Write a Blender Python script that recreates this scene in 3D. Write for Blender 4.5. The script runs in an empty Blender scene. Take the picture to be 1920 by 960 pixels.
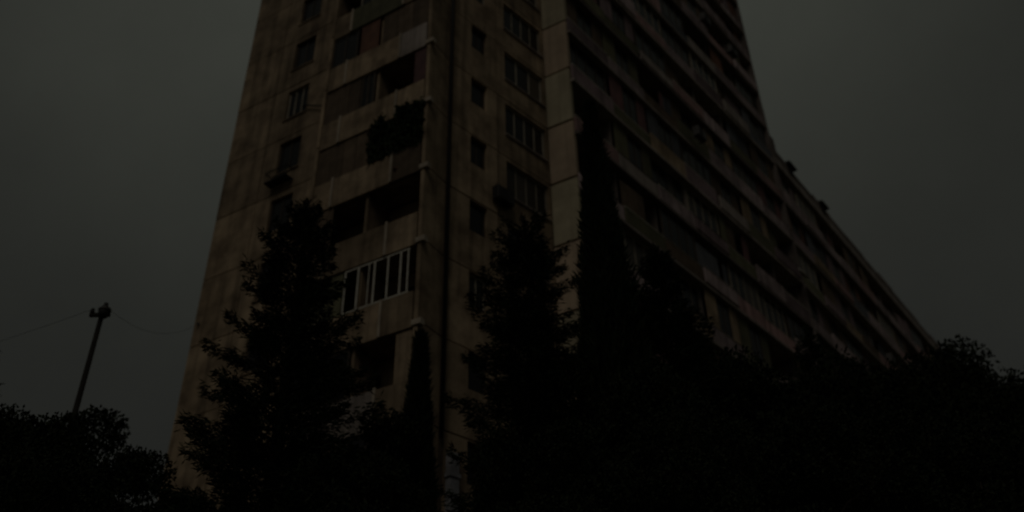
import bpy, math, random
import numpy as np
from mathutils import Vector, Matrix

random.seed(7)
RNG = np.random.default_rng(11)
scene = bpy.context.scene
COL = scene.collection
R = math.radians

# ------------------------------------------------------------------ camera
F_PX, PITCH, ROLL, EYE = 1700.0, R(34.4), math.atan(55 / 2480.0), 1.6
cam_d = bpy.data.cameras.new('camera')
cam_d.sensor_width = 36.0
cam_d.lens = 36.0 * F_PX / 1920.0
cam_d.clip_start, cam_d.clip_end = 0.1, 3000.0
cam = bpy.data.objects.new('camera', cam_d)
COL.objects.link(cam)
cam.matrix_world = (Matrix.Translation((0, 0, EYE)) @ Matrix.Rotation(math.pi / 2 + PITCH, 4, 'X')
                    @ Matrix.Rotation(-ROLL, 4, 'Z'))
cam_d.dof.use_dof = True          # hand-held dusk shot, focused short of the building
cam_d.dof.focus_distance = 10.0
cam_d.dof.aperture_fstop = 0.65
scene.camera = cam

# ------------------------------------------------------------------ sky, sun, exposure
SUN_AZ, SUN_EL = -168.0, 48.0            # degrees, azimuth clockwise from +Y
world = bpy.data.worlds.new('World')
scene.world = world
world.use_nodes = True
wn, wl = world.node_tree.nodes, world.node_tree.links
wn.clear()
w_out = wn.new('ShaderNodeOutputWorld')
w_bg = wn.new('ShaderNodeBackground')
w_sky = wn.new('ShaderNodeTexSky')
w_sky.sky_type = 'NISHITA'
w_sky.sun_disc = False
w_sky.sun_elevation = R(SUN_EL)
w_sky.sun_rotation = R(SUN_AZ)
w_sky.air_density, w_sky.dust_density = 1.0, 4.0
w_hs = wn.new('ShaderNodeHueSaturation')
w_hs.inputs['Saturation'].default_value = 0.06
wl.new(w_sky.outputs[0], w_hs.inputs['Color'])
# closed cloud layer: brighter overhead than near the horizon, softly mottled
w_tc = wn.new('ShaderNodeTexCoord')
w_sep = wn.new('ShaderNodeSeparateXYZ')
wl.new(w_tc.outputs['Generated'], w_sep.inputs[0])
w_mr = wn.new('ShaderNodeMapRange')
w_mr.inputs['From Min'].default_value = 0.3
w_mr.inputs['From Max'].default_value = 0.85
w_mr.inputs['To Min'].default_value = 0.42
w_mr.inputs['To Max'].default_value = 1.14
wl.new(w_sep.outputs['Z'], w_mr.inputs['Value'])
w_nz = wn.new('ShaderNodeTexNoise')
w_nz.inputs['Scale'].default_value = 3.4
w_nz.inputs['Detail'].default_value = 7.0
w_nz.inputs['Roughness'].default_value = 0.55
wl.new(w_tc.outputs['Generated'], w_nz.inputs['Vector'])
w_nr = wn.new('ShaderNodeMapRange')
w_nr.inputs['From Min'].default_value = 0.3
w_nr.inputs['From Max'].default_value = 0.7
w_nr.inputs['To Min'].default_value = 0.84
w_nr.inputs['To Max'].default_value = 1.16
wl.new(w_nz.outputs['Fac'], w_nr.inputs['Value'])
w_mul = wn.new('ShaderNodeMath')
w_mul.operation = 'MULTIPLY'
w_dot = wn.new('ShaderNodeVectorMath')
w_dot.operation = 'DOT_PRODUCT'
w_dot.inputs[1].default_value = (math.sin(R(-3)) * math.cos(R(56)), math.cos(R(-3)) * math.cos(R(56)), math.sin(R(56)))
wl.new(w_tc.outputs['Generated'], w_dot.inputs[0])
w_dr = wn.new('ShaderNodeMapRange')
w_dr.interpolation_type = 'SMOOTHSTEP'
w_dr.inputs['From Min'].default_value = 0.78
w_dr.inputs['From Max'].default_value = 1.0
w_dr.inputs['To Min'].default_value = 0.72
w_dr.inputs['To Max'].default_value = 1.2
wl.new(w_dot.outputs['Value'], w_dr.inputs['Value'])
w_gl = wn.new('ShaderNodeMath')
w_gl.operation = 'MULTIPLY'
wl.new(w_mr.outputs[0], w_gl.inputs[0])
wl.new(w_dr.outputs[0], w_gl.inputs[1])
wl.new(w_gl.outputs[0], w_mul.inputs[0])
wl.new(w_nr.outputs[0], w_mul.inputs[1])
w_cl = wn.new('ShaderNodeMix')
w_cl.data_type = 'RGBA'
w_cl.blend_type = 'MULTIPLY'
w_cl.inputs['Factor'].default_value = 1.0
w_cl.inputs['A'].default_value = (1.0, 1.07, 0.87, 1)
wl.new(w_mul.outputs[0], w_cl.inputs['B'])
w_mix = wn.new('ShaderNodeMix')
w_mix.data_type = 'RGBA'
w_mix.inputs['Factor'].default_value = 0.92
wl.new(w_hs.outputs[0], w_mix.inputs['A'])
wl.new(w_cl.outputs['Result'], w_mix.inputs['B'])
wl.new(w_mix.outputs['Result'], w_bg.inputs['Color'])
w_bg.inputs['Strength'].default_value = 0.1
wl.new(w_bg.outputs[0], w_out.inputs[0])

sun_d = bpy.data.lights.new('sun', 'SUN')
sun_d.energy = 0.56
sun_d.angle = R(25)
sun_d.color = (1.0, 0.9, 0.76)
sun = bpy.data.objects.new('sun', sun_d)
COL.objects.link(sun)
sv = Vector((math.sin(R(SUN_AZ)) * math.cos(R(SUN_EL)), math.cos(R(SUN_AZ)) * math.cos(R(SUN_EL)), math.sin(R(SUN_EL))))
sun.location = sv * 80
sun.rotation_euler = sv.to_track_quat('Z', 'Y').to_euler()

vs = scene.view_settings
vs.view_transform = 'Standard'
vs.look = 'None'
vs.exposure = -1.9
vs.gamma = 1.0
vs.use_curve_mapping = False

# ------------------------------------------------------------------ pixel -> place helpers
def ray(x, y):
    u, v = x - 960.0, 480.0 - y
    c, s = math.cos(ROLL), math.sin(ROLL)
    u, v = u * c + v * s, -u * s + v * c
    return Vector((u, F_PX * math.cos(PITCH) - v * math.sin(PITCH), F_PX * math.sin(PITCH) + v * math.cos(PITCH)))

def at_distance(x, y, d):
    r = ray(x, y)
    k = d / math.hypot(r.x, r.y)
    return Vector((r.x * k, r.y * k, r.z * k + EYE))

def heading(a):
    return Vector((math.sin(R(a)), math.cos(R(a)), 0))

# ------------------------------------------------------------------ materials
def base_mat(name):
    m = bpy.data.materials.new(name)
    m.use_nodes = True
    nt = m.node_tree
    b = nt.nodes['Principled BSDF']
    return m, nt, b

def surface(name, c1, c2, scale=1.2, rough=0.85, streak=0.0, vary=0.25, bump=0.15, spec=0.25, metal=0.0):
    """two-tone procedural surface with per-piece tone and run-down rain streaks"""
    m, nt, b = base_mat(name)
    N, L = nt.nodes, nt.links
    geo = N.new('ShaderNodeNewGeometry')
    info = N.new('ShaderNodeObjectInfo')
    nz = N.new('ShaderNodeTexNoise')
    nz.inputs['Scale'].default_value = scale
    nz.inputs['Detail'].default_value = 7
    nz.inputs['Roughness'].default_value = 0.62
    L.new(geo.outputs['Position'], nz.inputs['Vector'])
    ramp = N.new('ShaderNodeMapRange')
    ramp.inputs['From Min'].default_value = 0.36
    ramp.inputs['From Max'].default_value = 0.64
    L.new(nz.outputs['Fac'], ramp.inputs['Value'])
    mix = N.new('ShaderNodeMix')
    mix.data_type = 'RGBA'
    mix.inputs['A'].default_value = (*c1, 1)
    mix.inputs['B'].default_value = (*c2, 1)
    L.new(ramp.outputs[0], mix.inputs['Factor'])
    col = mix.outputs['Result']
    if streak > 0:
        mp = N.new('ShaderNodeMapping')
        mp.inputs['Scale'].default_value = (3.2, 3.2, 0.16)
        L.new(geo.outputs['Position'], mp.inputs['Vector'])
        n2 = N.new('ShaderNodeTexNoise')
        n2.inputs['Scale'].default_value = 1.0
        n2.inputs['Detail'].default_value = 5
        L.new(mp.outputs[0], n2.inputs['Vector'])
        r2 = N.new('ShaderNodeMapRange')
        r2.inputs['From Min'].default_value = 0.45
        r2.inputs['From Max'].default_value = 0.72
        r2.inputs['To Min'].default_value = 1.0
        r2.inputs['To Max'].default_value = 1.0 - streak
        L.new(n2.outputs['Fac'], r2.inputs['Value'])
        ml = N.new('ShaderNodeMix')
        ml.data_type = 'RGBA'
        ml.blend_type = 'MULTIPLY'
        ml.inputs['Factor'].default_value = 1
        L.new(col, ml.inputs['A'])
        L.new(r2.outputs[0], ml.inputs['B'])
        col = ml.outputs['Result']
    if vary > 0:
        r3 = N.new('ShaderNodeMapRange')
        r3.inputs['To Min'].default_value = 1 - vary
        r3.inputs['To Max'].default_value = 1 + vary
        L.new(info.outputs['Random'], r3.inputs['Value'])
        mv = N.new('ShaderNodeMix')
        mv.data_type = 'RGBA'
        mv.blend_type = 'MULTIPLY'
        mv.inputs['Factor'].default_value = 1
        L.new(col, mv.inputs['A'])
        L.new(r3.outputs[0], mv.inputs['B'])
        col = mv.outputs['Result']
    L.new(col, b.inputs['Base Color'])
    b.inputs['Roughness'].default_value = rough
    b.inputs['Specular IOR Level'].default_value = spec
    b.inputs['Metallic'].default_value = metal
    if bump > 0:
        n4 = N.new('ShaderNodeTexNoise')
        n4.inputs['Scale'].default_value = scale * 14
        n4.inputs['Detail'].default_value = 5
        L.new(geo.outputs['Position'], n4.inputs['Vector'])
        bp = N.new('ShaderNodeBump')
        bp.inputs['Strength'].default_value = bump
        bp.inputs['Distance'].default_value = 0.02
        L.new(n4.outputs['Fac'], bp.inputs['Height'])
        L.new(bp.outputs[0], b.inputs['Normal'])
    return m

M = {
    'tan': surface('tan_concrete', (0.375, 0.286, 0.188), (0.165, 0.122, 0.08), 0.95, 0.9, 0.5, 0.22),
    'ochre': surface('ochre_concrete', (0.52, 0.405, 0.29), (0.36, 0.28, 0.2), 0.8, 0.9, 0.25, 0.12),
    'grey': surface('grey_concrete', (0.36, 0.315, 0.285), (0.25, 0.215, 0.19), 1.0, 0.9, 0.4, 0.2),
    'band': surface('parapet_concrete', (0.44, 0.35, 0.35), (0.25, 0.195, 0.198), 1.1, 0.9, 0.55, 0.3),
    'rose': surface('rose_painted_parapet', (0.42, 0.27, 0.26), (0.28, 0.18, 0.17), 1.3, 0.85, 0.5, 0.25),
    'fin': surface('sooty_concrete', (0.2, 0.17, 0.155), (0.13, 0.11, 0.1), 1.2, 0.95, 0.4, 0.2),
    'drab': surface('drab_concrete', (0.46, 0.41, 0.285), (0.33, 0.29, 0.2), 0.8, 0.9, 0.3, 0.12),
    'pale': surface('pale_trim', (0.46, 0.395, 0.31), (0.32, 0.27, 0.21), 2.0, 0.8, 0.2, 0.12),
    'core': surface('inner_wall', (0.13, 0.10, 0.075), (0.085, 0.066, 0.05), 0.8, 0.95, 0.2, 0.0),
    'rust': surface('rust_panel', (0.20, 0.095, 0.06), (0.13, 0.062, 0.042), 2.2, 0.7, 0.3, 0.3),
    'maroon': surface('maroon_panel', (0.17, 0.085, 0.085), (0.11, 0.06, 0.06), 1.8, 0.7, 0.25, 0.3),
    'brown': surface('brown_board', (0.135, 0.098, 0.066), (0.09, 0.064, 0.042), 2.4, 0.8, 0.3, 0.28),
    'olive': surface('olive_board', (0.15, 0.145, 0.085), (0.10, 0.098, 0.058), 1.6, 0.8, 0.3, 0.25),
    'mauve': surface('mauve_board', (0.25, 0.185, 0.195), (0.16, 0.118, 0.124), 1.6, 0.8, 0.35, 0.35),
    'slate': surface('slate_board', (0.115, 0.12, 0.13), (0.075, 0.08, 0.09), 1.6, 0.75, 0.25, 0.3),
    'frame': surface('window_paint', (0.33, 0.30, 0.24), (0.22, 0.195, 0.155), 4, 0.6, 0, 0.3),
    'darkframe': surface('dark_window_paint', (0.075, 0.06, 0.045), (0.045, 0.037, 0.028), 4, 0.6, 0, 0.3),
    'bars': surface('white_bars', (0.62, 0.60, 0.52), (0.45, 0.43, 0.37), 4, 0.6, 0, 0.1),
    'metal': surface('dull_metal', (0.12, 0.12, 0.12), (0.07, 0.065, 0.06), 5, 0.55, 0, 0.2, spec=0.4),
    'black': surface('black_metal', (0.025, 0.024, 0.022), (0.015, 0.015, 0.015), 5, 0.6, 0, 0.2),
    'pipe': surface('whitewashed_sheet', (0.36, 0.365, 0.39), (0.2, 0.205, 0.22), 2.2, 0.6, 0.3, 0.05),
    'acbox': surface('unit_enamel', (0.48, 0.46, 0.42), (0.36, 0.345, 0.31), 3, 0.5, 0.3, 0.25),
    'bark': surface('bark', (0.055, 0.042, 0.03), (0.03, 0.024, 0.018), 6, 0.95, 0, 0.2, bump=0.5),
    'wood': surface('creosoted_wood', (0.022, 0.019, 0.016), (0.014, 0.012, 0.01), 5, 0.9, 0.2, 0.1),
    'wire': surface('wire_rubber', (0.02, 0.02, 0.02), (0.015, 0.015, 0.015), 5, 0.7, 0, 0),
    'roofing': surface('roof_felt', (0.06, 0.058, 0.055), (0.04, 0.04, 0.038), 1.2, 0.95, 0, 0.1),
    'soil': surface('dry_grass_soil', (0.07, 0.075, 0.035), (0.11, 0.09, 0.055), 0.35, 1.0, 0, 0, bump=0.6),
    'asphalt': surface('asphalt', (0.055, 0.054, 0.052), (0.042, 0.041, 0.04), 0.8, 0.92, 0, 0, bump=0.3),
    'kerb': surface('kerb_stone', (0.26, 0.25, 0.23), (0.19, 0.185, 0.17), 2, 0.9, 0, 0.15),
    'hill': surface('far_scrub', (0.05, 0.06, 0.035), (0.075, 0.07, 0.045), 0.03, 1.0, 0, 0, bump=0.4),
}

def leaf_mat(name, c1, c2):
    m, nt, b = base_mat(name)
    N, L = nt.nodes, nt.links
    geo = N.new('ShaderNodeNewGeometry')
    mix = N.new('ShaderNodeMix')
    mix.data_type = 'RGBA'
    mix.inputs['A'].default_value = (*c1, 1)
    mix.inputs['B'].default_value = (*c2, 1)
    L.new(geo.outputs['Random Per Island'], mix.inputs['Factor'])
    L.new(mix.outputs['Result'], b.inputs['Base Color'])
    b.inputs['Roughness'].default_value = 0.75
    b.inputs['Specular IOR Level'].default_value = 0.05
    return m

M['needle'] = leaf_mat('needles', (0.010, 0.016, 0.009), (0.022, 0.030, 0.015))
M['cypress'] = leaf_mat('cypress_scales', (0.010, 0.015, 0.008), (0.02, 0.027, 0.014))
M['leaf'] = leaf_mat('leaves', (0.012, 0.017, 0.009), (0.024, 0.03, 0.015))
M['ivy'] = leaf_mat('ivy_leaves', (0.018, 0.03, 0.015), (0.035, 0.05, 0.024))

def glass(name, c, rough):
    m, nt, b = base_mat(name)
    N, L = nt.nodes, nt.links
    info = N.new('ShaderNodeObjectInfo')
    mr = N.new('ShaderNodeMix')
    mr.data_type = 'RGBA'
    mr.inputs['A'].default_value = (*[x * 0.5 for x in c], 1)
    mr.inputs['B'].default_value = (*[x * 1.8 for x in c], 1)
    L.new(info.outputs['Random'], mr.inputs['Factor'])
    L.new(mr.outputs['Result'], b.inputs['Base Color'])
    b.inputs['Roughness'].default_value = rough
    b.inputs['Specular IOR Level'].default_value = 0.28
    return m

M['glass'] = glass('dark_pane', (0.011, 0.0105, 0.01), 0.2)
M['curtain'] = glass('curtained_pane', (0.045, 0.037, 0.028), 0.3)

# ------------------------------------------------------------------ mesh helpers
def mesh_from(name, verts, faces, mat, smooth=False):
    me = bpy.data.meshes.new(name)
    me.from_pydata([tuple(v) for v in verts], [], [tuple(f) for f in faces])
    me.materials.append(mat)
    if smooth:
        me.polygons.foreach_set('use_smooth', [True] * len(me.polygons))
    me.update()
    return me

class MB:
    def __init__(self):
        self.v, self.f = [], []
    def box(self, x0, x1, y0, y1, z0, z1):
        o = len(self.v)
        self.v += [(x0, y0, z0), (x1, y0, z0), (x1, y1, z0), (x0, y1, z0), (x0, y0, z1), (x1, y0, z1), (x1, y1, z1), (x0, y1, z1)]
        self.f += [tuple(o + i for i in q) for q in ((0, 3, 2, 1), (4, 5, 6, 7), (0, 1, 5, 4), (1, 2, 6, 5), (2, 3, 7, 6), (3, 0, 4, 7))]
        return self
    def tube(self, pts, rad, n=8, cap=True):
        pts = [Vector(p) for p in pts]
        if not isinstance(rad, (list, tuple)):
            rad = [rad] * len(pts)
        o = len(self.v)
        for i, p in enumerate(pts):
            t = (pts[min(i + 1, len(pts) - 1)] - pts[max(i - 1, 0)]).normalized()
            a = t.cross(Vector((0, 0, 1)))
            if a.length < 1e-3:
                a = t.cross(Vector((1, 0, 0)))
            a.normalize()
            b = t.cross(a)
            for k in range(n):
                w = 2 * math.pi * k / n
                self.v.append(tuple(p + (a * math.cos(w) + b * math.sin(w)) * rad[i]))
        for i in range(len(pts) - 1):
            for k in range(n):
                q = (k + 1) % n
                self.f.append((o + i * n + k, o + i * n + q, o + (i + 1) * n + q, o + (i + 1) * n + k))
        if cap:
            self.f.append(tuple(o + k for k in range(n))[::-1])
            self.f.append(tuple(o + (len(pts) - 1) * n + k for k in range(n)))
        return self
    def lathe(self, prof, n=16, c=(0, 0, 0)):
        o = len(self.v)
        for r, z in prof:
            for k in range(n):
                w = 2 * math.pi * k / n
                self.v.append((c[0] + r * math.cos(w), c[1] + r * math.sin(w), c[2] + z))
        for i in range(len(prof) - 1):
            for k in range(n):
                q = (k + 1) % n
                self.f.append((o + i * n + k, o + i * n + q, o + (i + 1) * n + q, o + (i + 1) * n + k))
        self.f.append(tuple(o + k for k in range(n))[::-1])
        self.f.append(tuple(o + (len(prof) - 1) * n + k for k in range(n)))
        return self
    def mesh(self, name, mat, smooth=False):
        return mesh_from(name, self.v, self.f, mat, smooth)

_cache = {}
def cached(key, fn):
    if key not in _cache:
        _cache[key] = fn()
    return _cache[key]

def box_mesh(name, w, d, h, mat, chamfer=0.0):
    """box from the origin: x 0..w, y 0..d (inward), z 0..h, front arrises chamfered"""
    def make():
        m = M[mat]
        if chamfer <= 0:
            return MB().box(0, w, 0, d, 0, h).mesh(name, m)
        c = chamfer
        v = [(c, 0, c), (w - c, 0, c), (w - c, 0, h - c), (c, 0, h - c),
             (0, c, 0), (w, c, 0), (w, c, h), (0, c, h),
             (0, d, 0), (w, d, 0), (w, d, h), (0, d, h)]
        f = [(0, 1, 2, 3)]
        for i in range(4):
            j = (i + 1) % 4
            f.append((i, i + 4, j + 4, j))
            f.append((i + 4, i + 8, j + 8, j + 4))
        f.append((8, 11, 10, 9))
        return mesh_from(name, v, f, m)
    return cached(('box', name, round(w, 3), round(d, 3), round(h, 3), mat, chamfer), make)

def panel_mesh(name, w, h, t, holes, mat):
    """precast wall panel with real openings"""
    def make():
        xs = sorted({0, w, *[a for q in holes for a in q[:2]]})
        zs = sorted({0, h, *[a for q in holes for a in q[2:]]})
        nx, nz = len(xs) - 1, len(zs) - 1
        solid = [[not any(q[0] <= (xs[i] + xs[i + 1]) / 2 <= q[1] and q[2] <= (zs[j] + zs[j + 1]) / 2 <= q[3] for q in holes)
                  for j in range(nz)] for i in range(nx)]
        v, idx = [], {}
        def vert(i, j, y):
            if (i, j, y) not in idx:
                idx[(i, j, y)] = len(v)
                v.append((xs[i], t if y else 0.0, zs[j]))
            return idx[(i, j, y)]
        f = []
        ok = lambda i, j: 0 <= i < nx and 0 <= j < nz and solid[i][j]
        for i in range(nx):
            for j in range(nz):
                if not solid[i][j]:
                    continue
                f.append((vert(i, j, 0), vert(i + 1, j, 0), vert(i + 1, j + 1, 0), vert(i, j + 1, 0)))
                f.append((vert(i, j, 1), vert(i, j + 1, 1), vert(i + 1, j + 1, 1), vert(i + 1, j, 1)))
                if not ok(i - 1, j): f.append((vert(i, j, 0), vert(i, j + 1, 0), vert(i, j + 1, 1), vert(i, j, 1)))
                if not ok(i + 1, j): f.append((vert(i + 1, j, 0), vert(i + 1, j, 1), vert(i + 1, j + 1, 1), vert(i + 1, j + 1, 0)))
                if not ok(i, j - 1): f.append((vert(i, j, 0), vert(i, j, 1), vert(i + 1, j, 1), vert(i + 1, j, 0)))
                if not ok(i, j + 1): f.append((vert(i, j + 1, 0), vert(i + 1, j + 1, 0), vert(i + 1, j + 1, 1), vert(i, j + 1, 1)))
        return mesh_from(name, v, f, M[mat])
    return cached(('panel', name, round(w, 3), round(h, 3), t, tuple(holes), mat), make)

def link(name, data, parent=None, loc=(0, 0, 0), rz=0.0):
    o = bpy.data.objects.new(name, data)
    COL.objects.link(o)
    o.location = loc
    o.rotation_euler = (0, 0, rz)
    if parent is not None:
        o.parent = parent
    return o

def thing(name, label, cat, loc, group=None, rz=0.0, data=None):
    o = link(name, data, None, loc, rz)
    o['label'], o['category'] = label, cat
    if group:
        o['group'] = group
    return o

def structure(name, data, loc=(0, 0, 0)):
    o = link(name, data, None, loc)
    o['kind'] = 'structure'
    return o

class Facade:
    """a wall plane: x along it (left to right seen from outside), y inward, z up"""
    def __init__(self, origin, az, root):
        self.o, self.rz, self.root = Vector((origin[0], origin[1], 0)), R(90 - az), root
        self.u = heading(az)
        self.n_in = Vector((-self.u.y, self.u.x, 0))
    def world(self, x, y, z):
        return self.o + self.u * x + self.n_in * y + Vector((0, 0, z))
    def put(self, name, data, x, y, z):
        return link(name, data, self.root, self.world(x, y, z) - self.root.location, self.rz)

def window(fac, x, z, w, h, n, y, mat='frame', pane='glass', panes=True, name='window', split=None):
    """a casement: its frame, and each pane in it"""
    fr, d = 0.065, 0.07
    def fm():
        b = MB()
        b.box(0, w, 0, d, 0, fr).box(0, w, 0, d, h - fr, h)
        b.box(0, fr, 0, d, fr, h - fr).box(w - fr, w, 0, d, fr, h - fr)
        for i in range(1, n):
            c = w * i / n
            b.box(c - fr * 0.42, c + fr * 0.42, 0.004, d - 0.004, fr, h - fr)
        if split:
            for i in range(n):
                a0 = fr if i == 0 else w * i / n + fr * 0.42
                a1 = w - fr if i == n - 1 else w * (i + 1) / n - fr * 0.42
                b.box(a0, a1, 0.008, d - 0.008, h * split - 0.022, h * split + 0.022)
        return b.mesh('window_frame', M[mat])
    o = fac.put(name, cached(('win', round(w, 3), round(h, 3), n, mat, split), fm), x, y, z)
    if panes:
        pw = (w - 2 * fr) / n - 0.01
        for i in range(n):
            p = random.choice((pane, 'glass'))
            link('pane', box_mesh('pane', pw, 0.012, h - 2 * fr, p), o, (fr + 0.005 + i * (w - 2 * fr) / n, 0.03, fr))
    else:
        link('pane', box_mesh('pane', w - 2 * fr, 0.012, h - 2 * fr, pane), o, (fr, 0.03, fr))
    return o

# ------------------------------------------------------------------ the ground
def disc(rad, z, n=64):
    v = [(0, 0, z)] + [(rad * math.cos(2 * math.pi * k / n), rad * math.sin(2 * math.pi * k / n), z) for k in range(n)]
    return v, [(0, 1 + k, 1 + (k + 1) % n) for k in range(n)]
v, f = disc(1500, 0)
structure('ground', mesh_from('ground', v, f, M['soil']))
structure('road', MB().box(-160, 160, -6.5, 1.6, -0.1, 0.006).mesh('road', M['asphalt']))
structure('pavement', MB().box(-160, 160, 1.75, 4.6, -0.1, 0.125).mesh('pavement', M['kerb']))
structure('kerb', MB().box(-160, 160, 1.604, 1.746, -0.1, 0.14).mesh('kerb', M['kerb']))

# ------------------------------------------------------------------ the tower block
FH, Z0 = 2.9, 0.3
S = lambda k: Z0 + FH * k
C0 = Vector((-2.142, 23.402, 0))
C1 = Vector((1.557, 27.232, 0))
C2 = Vector((2.530, 26.670, 0))
LEFT_LEN, STEP, LONG = 11.2, 1.123, 21.2
A0 = C0 + heading(-60) * LEFT_LEN
E0 = C2 + heading(40) * LONG
TOP = 19
tower = thing('apartment_tower', 'tall tan precast concrete apartment tower with stacked loggias on its corner', 'apartment building', C0)
fl = Facade(A0, 120, tower)      # end wall with the window column and the loggia bay
f2 = Facade(C0, 44, tower)       # short wall past the corner
fs = Facade(C1, 120, tower)      # pale return of the step
f3 = Facade(C2, 40, tower)       # long balcony front

def prism(pts, z0, z1):
    n = len(pts)
    v = [(p.x, p.y, z0) for p in pts] + [(p.x, p.y, z1) for p in pts]
    fc = [tuple(range(n))[::-1], tuple(range(n, 2 * n))]
    fc += [(i, (i + 1) % n, n + (i + 1) % n, n + i) for i in range(n)]
    return v, fc

REC = 1.35                       # loggia depth on the long front
PT = 0.24                        # panel thickness
core_pts = [fl.world(PT, PT, 0), fl.world(LEFT_LEN - 0.25, PT, 0), f2.world(5.25, PT, 0) + f2.n_in * 0.02,
            f3.world(PT, REC + 0.02, 0), f3.world(LONG - 0.02, REC + 0.02, 0),
            f3.world(LONG - 0.02, 12.6, 0), fl.world(PT, PT, 0) + heading(40) * 9.0]
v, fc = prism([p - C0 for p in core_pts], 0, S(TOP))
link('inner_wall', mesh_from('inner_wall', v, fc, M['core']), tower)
# wall strip closing the depth of the long front behind the step
v, fc = prism([p - C0 for p in (f3.world(0.02, 0.26, 0), f3.world(0.24, 0.26, 0), f3.world(0.24, REC + 0.3, 0), f3.world(0.02, REC + 0.3, 0))], 0, S(TOP))
link('party_wall', mesh_from('party_wall', v, fc, M['core']), tower)
roof_pts = [fl.world(-0.15, -0.1, 0), fl.world(LEFT_LEN + 0.12, -1.3, 0), C0 + heading(90) * 0.4, f2.world(5.2, -0.12, 0), f3.world(-0.1, -0.2, 0),
            f3.world(LONG + 0.15, -0.2, 0), f3.world(LONG + 0.15, 12.8, 0), fl.world(-0.15, 0, 0) + heading(40) * 9.2]
v, fc = prism([p - C0 for p in roof_pts], S(TOP) + 0.02, S(TOP) + 0.75)
link('roof', mesh_from('roof', v, fc, M['roofing']), tower)

J = 0.022                        # half joint between panels
BAY0 = LEFT_LEN - 4.95           # where the loggia bay starts on the end wall
for k in range(TOP):
    z = S(k)
    hh = FH - 2 * J
    # ---- end wall: blank panel, window panel
    fl.put('wall_panel', panel_mesh('wall_panel', 2.2 - 2 * J, hh, PT, [], 'tan'), J, random.uniform(-0.008, 0.008), z + J)
    hole = (3.0 - 2.2 - J, 4.15 - 2.2 - J, 1.0, 2.6)
    fl.put('wall_panel', panel_mesh('wall_panel', BAY0 - 2.2 - 2 * J, hh, PT, [hole], 'tan'), 2.2 + J, random.uniform(-0.008, 0.008), z + J)
    wmat = 'frame' if k == 9 else 'darkframe'
    window(fl, 3.0 + 0.01, z + J + 1.01, 1.13, 1.58, 3 if k == 9 else 2, 0.1, wmat, 'glass')
    fl.put('window_sill', box_mesh('window_sill', 1.3, 0.16, 0.05, 'tan'), 2.92, -0.06, z + 0.94)
    # ---- loggia bay, projecting 1.2 m
    D = 1.2
    fl.put('floor_slab', box_mesh('floor_slab', 4.95 - 0.34, D - 0.14, 0.18, 'tan'), BAY0 + 0.17, -D + 0.13, z - 0.18)
    bw = [(0.35, 1.25, 0.05, 2.15), (1.6, 2.6, 0.9, 2.3), (3.2, 4.1, 0.05, 2.2)]
    fl.put('back_wall', panel_mesh('back_wall', 4.95 - 0.32, FH - 0.2, 0.12, bw, 'tan'), BAY0 + 0.16, 0.06, z + 0.01)
    for q in bw:
        window(fl, BAY0 + 0.16 + q[0] + 0.01, z + 0.02 + q[2], q[1] - q[0] - 0.02, q[3] - q[2] - 0.02, 1, 0.1, 'darkframe', 'glass')
    fl.put('side_wall', box_mesh('side_wall', 0.15, D + 0.05, FH - 2 * J, 'tan', 0.012), LEFT_LEN - 0.15, -D, z + J)
    fl.put('side_wall', box_mesh('side_wall', 0.15, D - 0.01, FH - 2 * J, 'tan', 0.012), BAY0 + 0.005, -D, z + J)
    fl.put('loggia_divider', box_mesh('loggia_divider', 0.11, D - 0.16, FH - 0.24, 'tan'), LEFT_LEN - 2.45, -D + 0.14, z + 0.02)
    cuts = [BAY0 + 0.165, LEFT_LEN - 3.9, LEFT_LEN - 1.37, LEFT_LEN - 0.165]
    for i in range(3):
        a, b = cuts[i] + 0.035, cuts[i + 1] - 0.035
        fl.put('parapet_panel', box_mesh('parapet_panel', b - a, 0.09, 1.24, ('tan', 'tan', 'grey', 'tan', 'olive', 'tan', 'brown')[(k * 5 + i * 3) % 7] if (k * 3 + i) % 2 else 'tan', 0.012), a, -D + random.uniform(-0.012, 0.012), z - 0.2)
        if i:
            fl.put('joint_strip', box_mesh('joint_strip', 0.09, 0.07, 1.28, 'pale', 0.01), cuts[i] - 0.045, -D - 0.055, z - 0.2)
    fl.put('slab_end', box_mesh('slab_end', 0.34, 0.2, 0.2, 'pale', 0.015), LEFT_LEN - 0.19, -D - 0.06, z - 0.19)
    # ---- short wall past the corner
    f2.put('wall_panel', panel_mesh('wall_panel', 2.45 - 0.2 - J, hh, PT, [(1.1 - 0.2, 1.92 - 0.2, 1.55, 2.82)], 'tan'), 0.2, random.uniform(-0.008, 0.008), z + J)
    window(f2, 1.11, z + J + 1.56, 0.8, 1.25, 2 if k % 2 else 1, 0.13, random.choice(('frame', 'darkframe')), 'glass')
    f2.put('wall_panel', panel_mesh('wall_panel', 5.3 - 2.45 - J, hh, PT, [(2.88 - 2.45, 5.12 - 2.45, 1.1, 2.68)], 'tan'), 2.45 + J, random.uniform(-0.008, 0.008), z + J)
    window(f2, 2.91 + J, z + J + 1.11, 2.2, 1.56, 4 if k % 3 else 3, 0.1, 'frame' if k in (7, 8, 9, 10) else random.choice(('frame', 'darkframe')), 'curtain' if k % 2 else 'glass')
    f2.put('window_sill', box_mesh('window_sill', 2.36, 0.16, 0.05, 'grey'), 2.85, -0.07, z + 1.06)
    # ---- pale return of the step
    fs.put('wall_panel', panel_mesh('wall_panel', STEP, FH - 0.11, 0.22, [], 'drab' if k % 2 else 'ochre'), 0.0, random.uniform(-0.02, 0.02), z + 0.055)
    # corner pier where the short wall meets the loggia bay
    link('corner_post', box_mesh('corner_post', 0.26, 0.3, FH - 2 * J, 'brown', 0.02), tower, f2.world(-0.08, 0.0, z + J) - C0, f2.rz)

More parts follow.
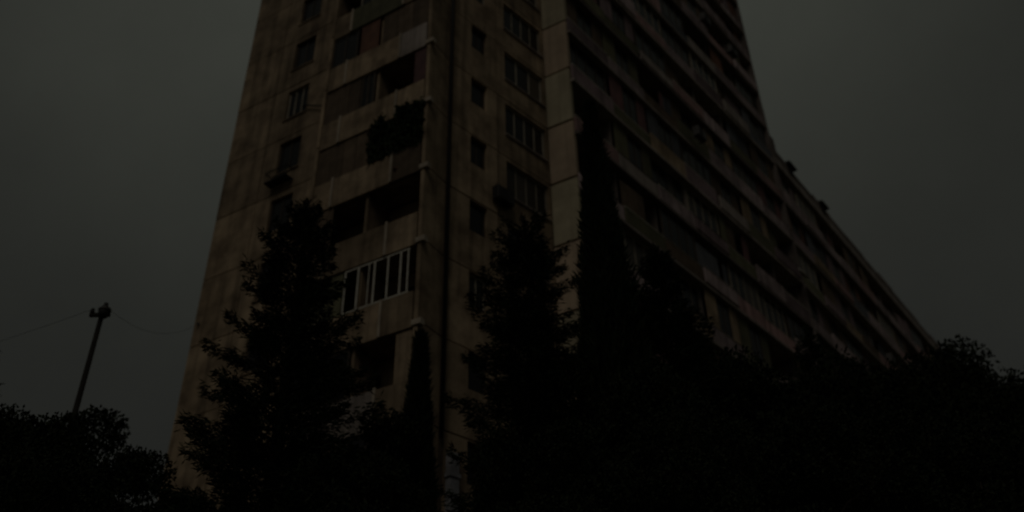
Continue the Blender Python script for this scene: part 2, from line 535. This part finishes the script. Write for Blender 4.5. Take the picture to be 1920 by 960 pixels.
# ---- openings of the loggia bay that are boarded, glazed or barred
def infill(k, s0, s1, kind, y=-1.14):
    x0, x1, z0, h = LEFT_LEN - s1 + 0.02, LEFT_LEN - s0 - 0.02, S(k) + 1.06, 1.62
    w = x1 - x0
    if kind in ('brown', 'rust', 'maroon', 'olive', 'tan', 'slate'):
        n = max(1, round(w / 0.62))
        for i in range(n):
            fl.put('board', box_mesh('board', w / n - 0.015, 0.035, h, kind, 0.006), x0 + i * w / n, y + random.uniform(-0.006, 0.006), z0)
    elif kind == 'glazed':
        window(fl, x0, z0, w, h, max(2, round(w / 0.6)), y, 'frame', 'glass', name='loggia_glazing', split=0.7)
    elif kind == 'darkglazed':
        window(fl, x0, z0, w, h, max(2, round(w / 0.7)), y, 'darkframe', 'glass', name='loggia_glazing')

spec = {
    12: [(0.17, 2.33, 'glazed'), (2.46, 4.78, 'brown')],
    11: [(0.17, 1.2, 'olive'), (2.46, 4.78, 'glazed')],
    10: [(0.17, 2.33, 'olive'), (2.46, 3.6, 'glazed')],
    9: [(0.17, 2.33, 'brown'), (2.46, 3.4, 'rust'), (3.5, 4.78, 'darkglazed')],
    8: [(0.17, 0.72, 'maroon'), (2.46, 3.1, 'darkglazed'), (3.1, 4.78, 'brown')],
    7: [(2.46, 4.78, 'brown')],
    6: [(3.75, 4.78, 'brown')],
    5: [(3.0, 4.78, 'olive')],
    4: [(0.17, 0.8, 'tan'), (2.46, 4.78, 'darkglazed')],
    3: [(0.17, 2.33, 'darkglazed'), (2.46, 4.78, 'brown')],
    2: [(2.46, 4.78, 'glazed')],
}
for k, rows in spec.items():
    for s0, s1, kind in rows:
        infill(k, s0, s1, kind)
for k in (13, 14, 15, 16, 17, 18, 1):
    infill(k, 0.17, 2.33, random.choice(('glazed', 'darkglazed', 'brown')))
    infill(k, 2.46, 4.78, random.choice(('glazed', 'brown', 'rust')))
# white security grille, fifth floor
g = MB()
gx0, gx1 = LEFT_LEN - 2.95, LEFT_LEN - 0.42
g.box(gx0, gx1, 0, 0.03, 0, 0.045).box(gx0, gx1, 0, 0.03, 1.545, 1.59)
for c, wd in ((0.04, 0.026), (0.56, 0.03), (0.98, 0.014), (1.2, 0.03), (1.72, 0.026), (2.2, 0.03), (2.48, 0.024)):
    g.box(gx0 + c - wd, gx0 + c + wd, -0.012, 0.018, 0.045, 1.545)
fl.put('security_grille', g.mesh('security_grille', M['bars']), 0, -1.17, S(5) + 1.08)
# basket under one window of the end wall
b = MB()
b.box(0, 1.15, 0, 0.4, 0, 0.04)
for i in range(9):
    b.box(0.02 + i * 0.136, 0.045 + i * 0.136, 0, 0.025, 0.04, 0.5)
b.box(0, 1.15, -0.005, 0.03, 0.5, 0.53).box(0, 0.03, 0, 0.4, 0.47, 0.5).box(1.12, 1.15, 0, 0.4, 0.47, 0.5)
fl.put('window_basket', b.mesh('window_basket', M['black']), 2.9, -0.42, S(8) + 0.35)
# stove pipe running from a window to the loggia
b = MB()
b.tube([(0, 0.05, 0), (0, -0.12, 0), (0.9, -0.12, -0.5), (2.02, -0.12, -0.98)], 0.035, 8)
fl.put('cable', b.mesh('cable', M['black'], True), 4.1, 0, S(9) + 1.25)

# air conditioners
def ac_unit(fac, x, y, z, mat='acbox'):
    o = fac.put('air_conditioner', box_mesh('air_conditioner', 0.82, 0.3, 0.56, mat, 0.02), x, y, z)
    def grille():
        mb = MB().lathe([(0.0, 0), (0.21, 0), (0.21, 0.015), (0.17, 0.015), (0.17, 0.008), (0.03, 0.008), (0.03, 0.018), (0.0, 0.018)], 18)
        me = mb.mesh('fan_grille', M['black'])
        me.transform(Matrix.Rotation(math.pi / 2, 4, 'X'))
        return me
    link('fan_grille', cached('fan', grille), o, (0.3, 0.0, 0.28))
    link('bracket', cached('acbr', lambda: MB().box(0.08, 0.12, 0.02, 0.44, -0.04, 0).box(0.68, 0.72, 0.02, 0.44, -0.04, 0).mesh('bracket', M['metal'])), o)
ac_unit(f2, 2.1, -0.36, S(7) + 0.42, 'black')
ac_unit(f2, 2.0, -0.36, S(12) + 0.5)

# pale sheet casing on the lower floors beside the corner
f2.put('pipe_casing', MB().box(0.3, 0.62, -0.2, 0, 0, 11.25).box(0.26, 0.66, -0.23, 0, 3.9, 4.02).box(0.26, 0.66, -0.23, 0, 7.9, 8.02).box(0.26, 0.66, -0.23, 0, 10.55, 10.67).mesh('pipe_casing', M['pipe']), 0, 0, 0)
# dark downpipe in the corner above it
b = MB()
b.tube([(0.02, -0.1, 11.6), (0.02, -0.1, S(TOP) - 0.2)], 0.06, 8)
f2.put('downpipe', b.mesh('downpipe', M['black'], True), 0, 0, 0)

# ------------------------------------------------------------------ long balcony fronts
def balcony_front(fac, nb, pitch, x_start, floors, rng, fine=True, first=0):
    ph, off = 0.9, -0.65
    BOARDS = ('brown', 'brown', 'rust', 'maroon', 'olive', 'slate', 'mauve', 'mauve', 'tan')
    for k in range(first, floors):
        z = S(k) + off
        fac.put('floor_slab', box_mesh('floor_slab', nb * pitch, REC + 0.12, 0.16, 'grey' if k % 3 else 'fin', 0.012), x_start, -0.14, z - 0.1)
        for i in range(nb):
            x = x_start + i * pitch
            r = rng.random()
            jut = -0.06 - rng.choice((0, 0, 0.03, 0.07, 0.12)) + rng.uniform(-0.02, 0.02)
            pm = rng.choice(('band', 'band', 'band', 'band', 'band', 'grey', 'tan', 'rose', 'rose', 'mauve', 'mauve', 'slate', 'olive', 'brown'))
            if k in (3, 4, 5, 6) and i < 5 and rng.random() < 0.6:
                pm = 'rose'
            hgt = round(ph * rng.choice((1, 1, 0.8, 0.9, 1.12, 1.3)), 3)
            fac.put('parapet_panel', box_mesh('parapet_panel', pitch - 0.05, 0.08, round(hgt - 0.16, 3), pm, 0.012), x + 0.025, jut, z + 0.12)
            zt = z + 0.12 + hgt - 0.16
            if rng.random() < 0.7:
                fac.put('handrail', box_mesh('handrail', pitch - 0.12, 0.05, 0.045, rng.choice(('frame', 'darkframe', 'bars')), 0.008), x + 0.06, jut + 0.015, zt + 0.06)
            oz = zt + 0.11
            oh = round(z + FH - 0.105 - oz, 3)
            w = pitch - 0.19
            yy = 0.03 + rng.choice((0, 0.04, 0.12, 0.22))
            if r < 0.28:
                window(fac, x + 0.095, oz, w, oh, 4 if fine else 3, yy, rng.choice(('frame', 'darkframe', 'darkframe')), rng.choice(('glass', 'curtain')), panes=fine, name='loggia_glazing', split=0.72 if rng.random() < 0.5 else None)
            elif r < 0.56:
                m = rng.choice(BOARDS)
                fac.put('board', box_mesh('board', round(w * 0.34, 3), 0.04, oh, m, 0.008), x + 0.095, yy, oz)
                fac.put('board', box_mesh('board', round(w * 0.24, 3), 0.04, oh, m, 0.008), x + 0.095 + w * 0.76, yy, oz)
                window(fac, x + 0.095 + w * 0.345, oz, round(w * 0.41, 3), oh, 2, yy + 0.005, 'darkframe', 'glass', panes=False, name='loggia_glazing')
            elif r < 0.78:      # boarded in strips of different width, one left open
                m, cuts_ = rng.choice(BOARDS), sorted(rng.uniform(0.12, 0.88) for _ in range(3))
                e = [0.0] + cuts_ + [1.0]
                skip = rng.randrange(4)
                for q in range(4):
                    if q != skip and (e[q + 1] - e[q]) * w > 0.12:
                        fac.put('board', box_mesh('board', round((e[q + 1] - e[q]) * w - 0.02, 3), 0.04, round(oh * rng.choice((1, 1, 0.8)), 3), rng.choice((m, m, rng.choice(BOARDS))), 0.008), x + 0.095 + e[q] * w, yy + rng.uniform(0, 0.05), oz)
            elif r < 0.87:
                fac.put('board', box_mesh('board', round(w * 0.5 - 0.01, 3), 0.04, oh, rng.choice(BOARDS), 0.008), x + 0.095, yy, oz)
            else:
                window(fac, x + 0.5, oz - 0.1, 1.7, 1.55, 2, REC - 0.08, 'darkframe', 'glass', panes=False)
            if rng.random() < 0.035:
                ac_unit(fac, x + rng.uniform(0.3, 1.7), -0.62 + jut, z + rng.uniform(0.1, 0.3), 'metal')
    for i in range(nb + 1):
        x = x_start + i * pitch
        for k in range(first, floors):
            fac.put('fin_wall', box_mesh('fin_wall', 0.13, REC - 0.2, FH - 0.2, 'fin', 0.01), x - 0.065, 0.2, S(k) + off + 0.065)

rng3 = random.Random(23)
balcony_front(f3, 7, 2.99, 0.09, TOP, rng3, True, 1)
for k in range(TOP):       # end wall of the long front
    f3.put('end_wall', box_mesh('end_wall', 0.16, REC + 0.2, FH - 0.03, 'fin', 0.015), LONG - 0.16, -0.17 + random.uniform(-0.012, 0.012), S(k) + 0.015)
v, fc = prism([p - C0 for p in (f3.world(0.1, 0.2, 0), f3.world(21.0, 0.2, 0), f3.world(21.0, REC + 0.1, 0), f3.world(0.1, REC + 0.1, 0))], 0, S(1) - 0.66)
link('plinth', mesh_from('plinth', v, fc, M['grey']), tower)
# things fixed out past the tower's far edge
for zz in (52.2, 49.4, 46.3, 43.6):
    o = f3.put('air_conditioner', box_mesh('air_conditioner', 0.7, 0.34, 0.55, 'black', 0.02), LONG + 0.02, 0.25, zz)
    o['label'] = 'dark box unit on the far edge of the tower'
    link('bracket', cached('acbr2', lambda: MB().box(-0.02, 0.6, 0.05, 0.09, -0.05, 0).mesh('bracket', M['black'])), o)

# satellite dish, white, on the long front
def dish_mesh():
    b = MB()
    b.lathe([(0.02, 0.0), (0.2, 0.03), (0.36, 0.1), (0.44, 0.17), (0.435, 0.185), (0.35, 0.12), (0.19, 0.045), (0.02, 0.02)], 20)
    me = b.mesh('satellite_dish', M['bars'], True)
    me.transform(Matrix.Rotation(R(62), 4, 'X'))
    return me
o = f3.put('satellite_dish', dish_mesh(), 20.3, -0.45, 28.6)
o['label'] = 'white satellite dish'
link('dish_arm', MB().tube([(0, -0.02, 0.0), (0, 0.2, -0.12), (0, 0.5, -0.12)], 0.02, 6).mesh('dish_arm', M['metal']), o)

# ------------------------------------------------------------------ the lower wing
WL = 12 * 3.1 + 0.2
wing = thing('apartment_wing', 'long lower balcony block continuing from the tower, with dark vents on its roof edge', 'apartment building', E0)
fw = Facade(E0 + heading(37.5) * 0.06, 37.5, wing)
NF = 13
pts = [fw.world(0.02, REC + 0.02, 0), fw.world(WL, REC + 0.02, 0), fw.world(WL, 12.0, 0), fw.world(0.02, 12.0, 0)]
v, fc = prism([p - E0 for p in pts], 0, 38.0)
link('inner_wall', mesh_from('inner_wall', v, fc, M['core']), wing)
pts = [fw.world(0.1, 0.2, 0), fw.world(WL, 0.2, 0), fw.world(WL, REC + 0.1, 0), fw.world(0.1, REC + 0.1, 0)]
v, fc = prism([p - E0 for p in pts], 0, S(1) - 0.66)
link('plinth', mesh_from('plinth', v, fc, M['grey']), wing)
pts = [fw.world(0.02, -0.12, 0), fw.world(WL + 0.1, -0.12, 0), fw.world(WL + 0.1, 12.1, 0), fw.world(0.02, 12.1, 0)]
v, fc = prism([p - E0 for p in pts], 37.55, 38.2)
link('roof', mesh_from('roof', v, fc, M['grey']), wing)
for i in range(12):
    fw.put('roof_parapet', box_mesh('roof_parapet', 3.06, 0.14, (0.6, 0.45, 0.68, 0.55)[i % 4], 'fin', 0.012), 0.12 + i * 3.1, -0.14 + random.uniform(-0.012, 0.012), 38.205)
balcony_front(fw, 12, 3.1, 0.1, NF, random.Random(5), False, 1)
for w_, z_ in ((0.75, 42.6), (1.35, 40.4)):
    fw.put('roof_housing', box_mesh('roof_housing', 0.72, 3.2, round(z_ - 38.2, 2), 'fin', 0.02), w_ - 0.71, 0.06, 38.203)
def vent(x, z):
    b = MB()
    b.box(-0.3, 0.3, -0.3, 0.3, 0, 0.5).box(-0.55, 0.55, -0.55, 0.55, 0.5, 0.62).box(-0.42, 0.42, -0.42, 0.42, 0.62, 0.8)
    o = fw.put('roof_vent', cached('vent', lambda: b.mesh('roof_vent', M['black'])), x, 0.12, z)
for x in (2.6, 7.9):
    vent(x, 38.2)

# ------------------------------------------------------------------ foliage
def quads_mesh(name, base, a, w, mat):
    """leaf-sized diamonds: base points, long axis vectors and half-width vectors"""
    n = len(base)
    vv = np.empty((n, 4, 3), np.float32)
    vv[:, 0] = base
    vv[:, 1] = base + a * 0.5 + w
    vv[:, 2] = base + a
    vv[:, 3] = base + a * 0.5 - w
    me = bpy.data.meshes.new(name)
    me.vertices.add(n * 4)
    me.vertices.foreach_set('co', vv.ravel())
    me.loops.add(n * 4)
    me.loops.foreach_set('vertex_index', np.arange(n * 4, dtype=np.int32))
    me.polygons.add(n)
    me.polygons.foreach_set('loop_start', np.arange(0, n * 4, 4, dtype=np.int32))
    me.polygons.foreach_set('loop_total', np.full(n, 4, np.int32))
    me.materials.append(M[mat])
    me.update(calc_edges=True)
    return me

def unit(v):
    return v / np.maximum(np.linalg.norm(v, axis=1, keepdims=True), 1e-6)

def side_of(a, rng):
    r = rng.normal(size=a.shape)
    return unit(np.cross(a, r))

def trunk_mesh(H, r0, rng, limbs=(), mat='bark', lean=0.0):
    b = MB()
    n = 9
    pts, rad = [], []
    ph = rng.uniform(0, 6)
    for i in range(n):
        t = i / (n - 1)
        pts.append((0.12 * H * 0.05 * math.sin(ph + 3 * t) + lean * t * t, 0.006 * H * math.cos(ph + 4 * t), H * t))
        rad.append(r0 * (1.25 if i == 0 else 1) * (1 - t) ** 0.85 + 0.012)
    b.tube(pts, rad, 10)
    for p, q, r in limbs:
        p, q = np.array(p), np.array(q)
        mid = (p + q) / 2 + np.array([0, 0, 0.12 * np.linalg.norm(q - p)])
        b.tube([p, mid, q], [r, r * 0.6, r * 0.2], 6)
    return b.mesh('trunk', M[mat], True)

def conifer(H, Rmax, seed, power=0.85, droop=0.25, dens=1.0, low=0.06, twig=0.3, whorl=0.26, up=0.25, fan=0.32):
    rng = np.random.default_rng(seed)
    B, A, W = [], [], []
    limbs = []
    z = H * low
    while z < H * 0.985:
        t = z / H
        L0 = Rmax * (1 - t) ** power + 0.1
        nb = int(rng.integers(5, 8))
        a0 = rng.uniform(0, 6.28)
        for i in range(nb):
            L = L0 * rng.uniform(0.55, 1.3)
            az = a0 + 6.283 * i / nb + rng.normal(0, 0.25)
            d = np.array([math.cos(az), math.sin(az), 0])
            zz = z + rng.uniform(-0.1, 0.1)
            n = max(14, int(80 * L * dens + 10))
            s = rng.uniform(0.06, 1.0, n) ** 0.8
            rise = up * t - droop * (1 - t)
            bp = np.outer(s * L, d)
            bp[:, 2] = zz + L * (rise * s + 0.16 * s * s)
            lat = np.array([-d[1], d[0], 0])
            spread = (1 - s * 0.8) * fan * L
            bp += np.outer(rng.uniform(-1, 1, n) * spread, lat)
            bp[:, 2] += rng.normal(-0.05, 0.07, n)
            dirs = d[None] * rng.uniform(0.4, 1.0, (n, 1)) + lat[None] * rng.normal(0, 0.55, (n, 1))
            dirs[:, 2] += rng.normal(0.02, 0.32, n)
            dirs = unit(dirs)
            B.append(bp)
            A.append(dirs * (twig * rng.uniform(0.6, 1.35, (n, 1)) * (0.55 + 0.45 * (1 - t))))
            W.append(side_of(dirs, rng) * rng.uniform(0.009, 0.02, (n, 1)))
            if i % 2 == 0 and L > 0.5:
                limbs.append(((0, 0, zz), tuple(d * L * 0.85 + np.array([0, 0, zz + L * (rise * 0.85 + 0.1)])), 0.02 + 0.02 * (1 - t)))
        z += whorl * rng.uniform(0.75, 1.25) * (0.7 + 0.5 * (1 - t))
    # leader
    n = 40
    bp = np.zeros((n, 3)); bp[:, 2] = rng.uniform(H * 0.95, H * 1.0, n)
    dirs = unit(rng.normal(0, 0.35, (n, 3)) + np.array([0, 0, 0.9]))
    B.append(bp); A.append(dirs * 0.2); W.append(side_of(dirs, rng) * 0.025)
    return trunk_mesh(H, 0.018 * H, rng, limbs), quads_mesh('crown', np.concatenate(B), np.concatenate(A), np.concatenate(W), 'needle')

def cypress(H, Rm, seed):
    rng = np.random.default_rng(seed)
    n = 60000
    t = rng.uniform(0.03, 1, n)
    prof = np.where(t < 0.45, 0.8 + 0.2 * t / 0.45, 1.0) * np.clip((1 - t), 0, 1) ** 1.0 * 1.95
    az = rng.uniform(0, 6.283, n)
    # plumes: vertical tongues that break the outline
    lump = 1 + 0.16 * np.sin(az * 5 + t * 23) + 0.12 * np.sin(az * 9 - t * 41 + 1.3)
    r = Rm * prof * lump * rng.uniform(0.35, 1.0, n) ** 0.5
    bp = np.stack([r * np.cos(az), r * np.sin(az), t * H], 1)
    dirs = np.stack([np.cos(az) * 0.3, np.sin(az) * 0.3, np.full(n, 0.9)], 1) + rng.normal(0, 0.2, (n, 3))
    dirs = unit(dirs)
    W = side_of(dirs, rng) * rng.uniform(0.012, 0.028, (n, 1))
    return trunk_mesh(H * 0.95, 0.012 * H, rng), quads_mesh('crown', bp, dirs * rng.uniform(0.16, 0.4, (n, 1)), W, 'cypress')

def broadleaf(H, Rm, seed, n=70000, base=0.12, leaf=0.1):
    rng = np.random.default_rng(seed)
    nc = 70
    limbs, cs, rs = [], [], []
    for i in range(nc):
        t = rng.uniform(0, 1)
        zz = H * (base + (0.96 - base) * t)
        R0 = Rm * math.sqrt(max(0.03, 1 - abs(2 * t - 0.82) ** 2.2 / 1.55)) * 0.92
        rr = R0 * math.sqrt(rng.uniform(0.05, 1))
        az = rng.uniform(0, 6.283)
        c = np.array([rr * math.cos(az), rr * math.sin(az), zz])
        cs.append(c); rs.append(rng.uniform(0.28, 0.62) * Rm * 0.48)
        if i % 3 == 0:
            limbs.append(((0, 0, max(0.5, zz - 0.35 * rr - 0.6)), tuple(c), 0.05))
    cs, rs = np.array(cs), np.array(rs)
    w = rs ** 2
    k = rng.choice(nc, n, p=w / w.sum())
    d = unit(rng.normal(size=(n, 3)))
    bp = cs[k] + d * (rs[k] * rng.uniform(0.25, 1.12, n) ** 0.6)[:, None] * np.array([1, 1, 0.8])
    dirs = unit(d * 0.6 + rng.normal(0, 0.7, (n, 3)) + np.array([0, 0, -0.15]))
    W = side_of(dirs, rng) * (leaf * 0.3 * rng.uniform(0.7, 1.3, (n, 1)))
    return trunk_mesh(H * 0.86, 0.016 * H, rng, limbs), quads_mesh('crown', bp, dirs * leaf * rng.uniform(0.7, 1.35, (n, 1)), W, 'leaf')

def plant_tree(name, label, meshes, loc, group=None, rz=0.0, sc=(1, 1, 1), cat='tree'):
    o = thing(name, label, cat, loc, group, rz)
    o.scale = sc
    link('trunk', meshes[0], o)
    link('crown', meshes[1], o)
    return o

def base_of(x, y, d):
    p = at_distance(x, y, d)
    return Vector((p.x, p.y, 0)), p.z

p, h = base_of(576, 380, 16.5)
plant_tree('spruce_tree', 'large dark spruce with ragged sprays in front of the tower loggias', conifer(h, 2.75, 3, 0.66, 0.1, 3.0, 0.08, 0.22, whorl=0.3, up=0.4, fan=0.3), p)
p, h = base_of(985, 418, 17.6)
plant_tree('cedar_tree', 'broad dark conifer between the tower corner and the tall cypress', conifer(h, 2.4, 8, 0.52, 0.1, 2.6, 0.08, 0.22, whorl=0.28, up=0.4), p)
p, h = base_of(1106, 205, 17.0)
plant_tree('cypress_tree', 'tall slender black cypress rising against the long balcony front', cypress(h, 0.8, 4), p)
p, h = base_of(1228, 462, 18.2)
plant_tree('spruce_tree', 'smaller pointed conifer standing right beside the tall cypress', conifer(h, 2.5, 17, 0.75, 0.15, 2.6, 0.08, 0.22), p)
p, h = base_of(1512, 618, 23.0)
plant_tree('spruce_tree', 'narrow pointed conifer rising from the leafy trees before the lower wing', conifer(h, 1.9, 29, 0.75, 0.15, 1.2, 0.1, 0.3), p)
p, h = base_of(-30, 650, 19.0)
plant_tree('spruce_tree', 'pointed conifer beyond the utility pole, farthest from the tower', conifer(h, 2.2, 31, 0.85, 0.2, 1.1, 0.1, 0.3), p)

p, h = base_of(789, 640, 19.6)
plant_tree('cypress_tree', 'small slim dark cypress close against the tower corner', cypress(h, 0.62, 9), p)
BL = [broadleaf(10.0, 2.7, 41), broadleaf(10.0, 2.3, 42), broadleaf(10.0, 3.1, 43)]
LEFT_L = 'dark leafy tree in the row under the utility pole'
MID_L = 'dark leafy tree in the clump at the foot of the tower'
RIGHT_L = 'dark leafy tree in the row before the lower wing'
rows = [
    (18, 764, 17, 0, 'dark leafy tree beside the pointed conifer beyond the utility pole'), (92, 756, 18, 1, LEFT_L), (150, 762, 20, 1, 'dark leafy tree hiding the foot of the utility pole'),
    (208, 808, 18, 1, LEFT_L), (300, 855, 18, 1, 'dark low leafy tree at the tower end wall, beside the large spruce'),
    (70, 840, 14, 2, LEFT_L), (190, 885, 14, 1, LEFT_L),
    (682, 762, 19.0, 1, 'dark leafy tree between the large spruce and the tower corner'), (690, 815, 15.5, 1, MID_L),
    (955, 790, 16.0, 1, MID_L), (1075, 670, 19.5, 1, 'dark leafy tree behind the tall cypress and the broad conifer'), (1060, 800, 14.5, 1, MID_L), (1180, 700, 16.4, 0, MID_L),
    (1335, 672, 19.5, 0, RIGHT_L), (1420, 672, 21, 1, RIGHT_L), (1575, 682, 22, 2, RIGHT_L), (1660, 680, 25, 1, RIGHT_L),
    (1715, 662, 27, 0, 'dark leafy tree at the far end of the lower wing, tallest of its row'), (1785, 684, 25, 1, RIGHT_L), (1858, 716, 24, 2, RIGHT_L), (1940, 770, 22, 1, RIGHT_L),
    (1290, 770, 15, 2, RIGHT_L), (1480, 775, 16, 0, RIGHT_L), (1640, 775, 17, 1, RIGHT_L), (1800, 785, 18, 2, RIGHT_L),
]
rr = random.Random(3)
for x, y, d, mi, lab in rows:
    p, h = base_of(x, y, d)
    q = h / 10.0
    plant_tree('broadleaf_tree', lab, BL[mi], p, 'leafy trees at the foot of the buildings', rr.uniform(0, 6.28),
               (q * rr.uniform(0.8, 0.95) * (0.72 if 690 < x < 960 else 1), q * rr.uniform(0.8, 0.95), q))

# vine hanging over one loggia
rng = np.random.default_rng(77)
n = 3600
sx = LEFT_LEN - rng.uniform(0.12, 2.42, n)
tz = rng.uniform(0, 1, n)
edge = 0.12 * np.sin(sx * 7) + 0.08 * np.sin(sx * 17 + 1)
zz = S(7) + 1.02 + tz * (1.72 + edge * 1.6 + 0.35 * np.clip(np.sin(sx * 3.1 + 0.6), 0, 1))
yy = -1.26 + 0.3 * rng.uniform(0, 1, n) - 0.12 * np.sin(tz * 3.1) * rng.uniform(0, 1, n)
yy = np.where(zz > S(8) - 0.22, -1.25 - 0.05 * rng.uniform(0, 1, n), yy)
pos = np.array([tuple(fl.world(a, b_, c) - C0) for a, b_, c in zip(sx, yy, zz)])
dirs = unit(rng.normal(0, 0.5, (n, 3)) + np.array([0, 0, -0.7]))
root_p = fl.world(LEFT_LEN - 1.2, -1.05, S(7) + 0.005)
vine = thing('climbing_plant', 'dark climbing vine covering one loggia opening of the tower', 'plant', root_p)
me = quads_mesh('foliage', (pos + np.array(C0) - np.array(root_p)).astype(np.float32), dirs * rng.uniform(0.1, 0.2, (n, 1)), side_of(dirs, rng) * rng.uniform(0.03, 0.06, (n, 1)), 'ivy')
link('foliage', me, vine)
b = MB()
for i in range(7):
    x = LEFT_LEN - 0.25 - i * 0.34
    q = [fl.world(LEFT_LEN - 1.2 + 0.05 * i - 0.15, -1.03, S(7) + 0.3) - root_p, fl.world(x, -1.27, S(7) + 1.3) - root_p, fl.world(x + 0.1, -1.3, S(7) + 2.2) - root_p, fl.world(x - 0.05, -1.28, S(7) + 3.0) - root_p]
    b.tube(q, [0.02, 0.016, 0.012, 0.006], 5)
link('stem', b.mesh('stem', M['bark'], True), vine)
b = MB().lathe([(0.1, 0), (0.14, 0.02), (0.17, 0.3), (0.19, 0.3), (0.19, 0.34), (0.16, 0.34), (0.15, 0.3)], 16)
link('plant_pot', b.mesh('plant_pot', M['rust'], True), vine)

# ------------------------------------------------------------------ utility poles and wires
PD = 22.0
tip = at_distance(193, 583, PD)
def pole(label, loc, H):
    o = thing('utility_pole', label, 'pole', loc, None)
    link('post', MB().tube([(0, 0, 0), (0, 0, H * 0.5), (0, 0, H)], [0.105, 0.08, 0.058], 12).mesh('post', M['wood'], True), o)
    link('cross_arm', MB().box(-0.3, 0.2, -0.04, 0.04, H - 0.16, H - 0.07).mesh('cross_arm', M['wood']), o)
    for x in (-0.26, 0.15):
        link('insulator', cached('ins', lambda: MB().lathe([(0.02, 0), (0.05, 0.02), (0.06, 0.06), (0.03, 0.08), (0.05, 0.11), (0.03, 0.15), (0.01, 0.16)], 12).mesh('insulator', M['black'], True)), o, (x, 0, H - 0.07))
    lh = link('lamp_head', MB().lathe([(0.02, 0.0), (0.09, 0.02), (0.13, 0.1), (0.135, 0.2), (0.1, 0.3), (0.06, 0.34), (0.05, 0.42), (0.01, 0.43)], 16).mesh('lamp_head', M['black'], True), o, (0.09, -0.1, H - 0.26))
    link('lamp_cap', MB().lathe([(0.15, 0), (0.155, 0.03), (0.08, 0.09), (0.01, 0.11)], 16).mesh('lamp_cap', M['metal'], True), lh, (0, 0, 0.2))
    return o
pole('dark wooden utility pole with bulbous lamp head beside the tower end wall', Vector((tip.x, tip.y, 0)), tip.z)
p2 = Vector((tip.x - 17.5, tip.y + 6.0, 0))
pole('wooden utility pole at the far end of the drooping wire', p2, tip.z - 0.4)
def wire(name, label, a, b, sag, group):
    a, b = Vector(a), Vector(b)
    pts = []
    for i in range(25):
        t = i / 24
        q = a.lerp(b, t)
        q.z -= sag * 4 * t * (1 - t)
        pts.append(q - a)
    thing(name, label, 'wire', a, group, data=MB().tube(pts, 0.0045, 5).mesh('wire', M['wire'], True))
wire('overhead_wire', 'thin dark wire drooping from the pole away from the tower', (tip.x - 0.26, tip.y, tip.z + 0.06), (p2.x + 0.14, p2.y, tip.z - 0.34), 0.5, 'overhead wires')
hook = fl.world(0.3, -0.06, 18.6)
link('wire_bracket', MB().box(-0.03, 0.03, -0.06, 0.06, -0.04, 0.04).mesh('wire_bracket', M['metal']), tower, hook - C0, fl.rz)
wire('overhead_wire', 'thin dark wire running from the pole to the tower end wall', (tip.x + 0.14, tip.y, tip.z + 0.06), hook, 0.55, 'overhead wires')

scene.render.resolution_x, scene.render.resolution_y = 1024, 512
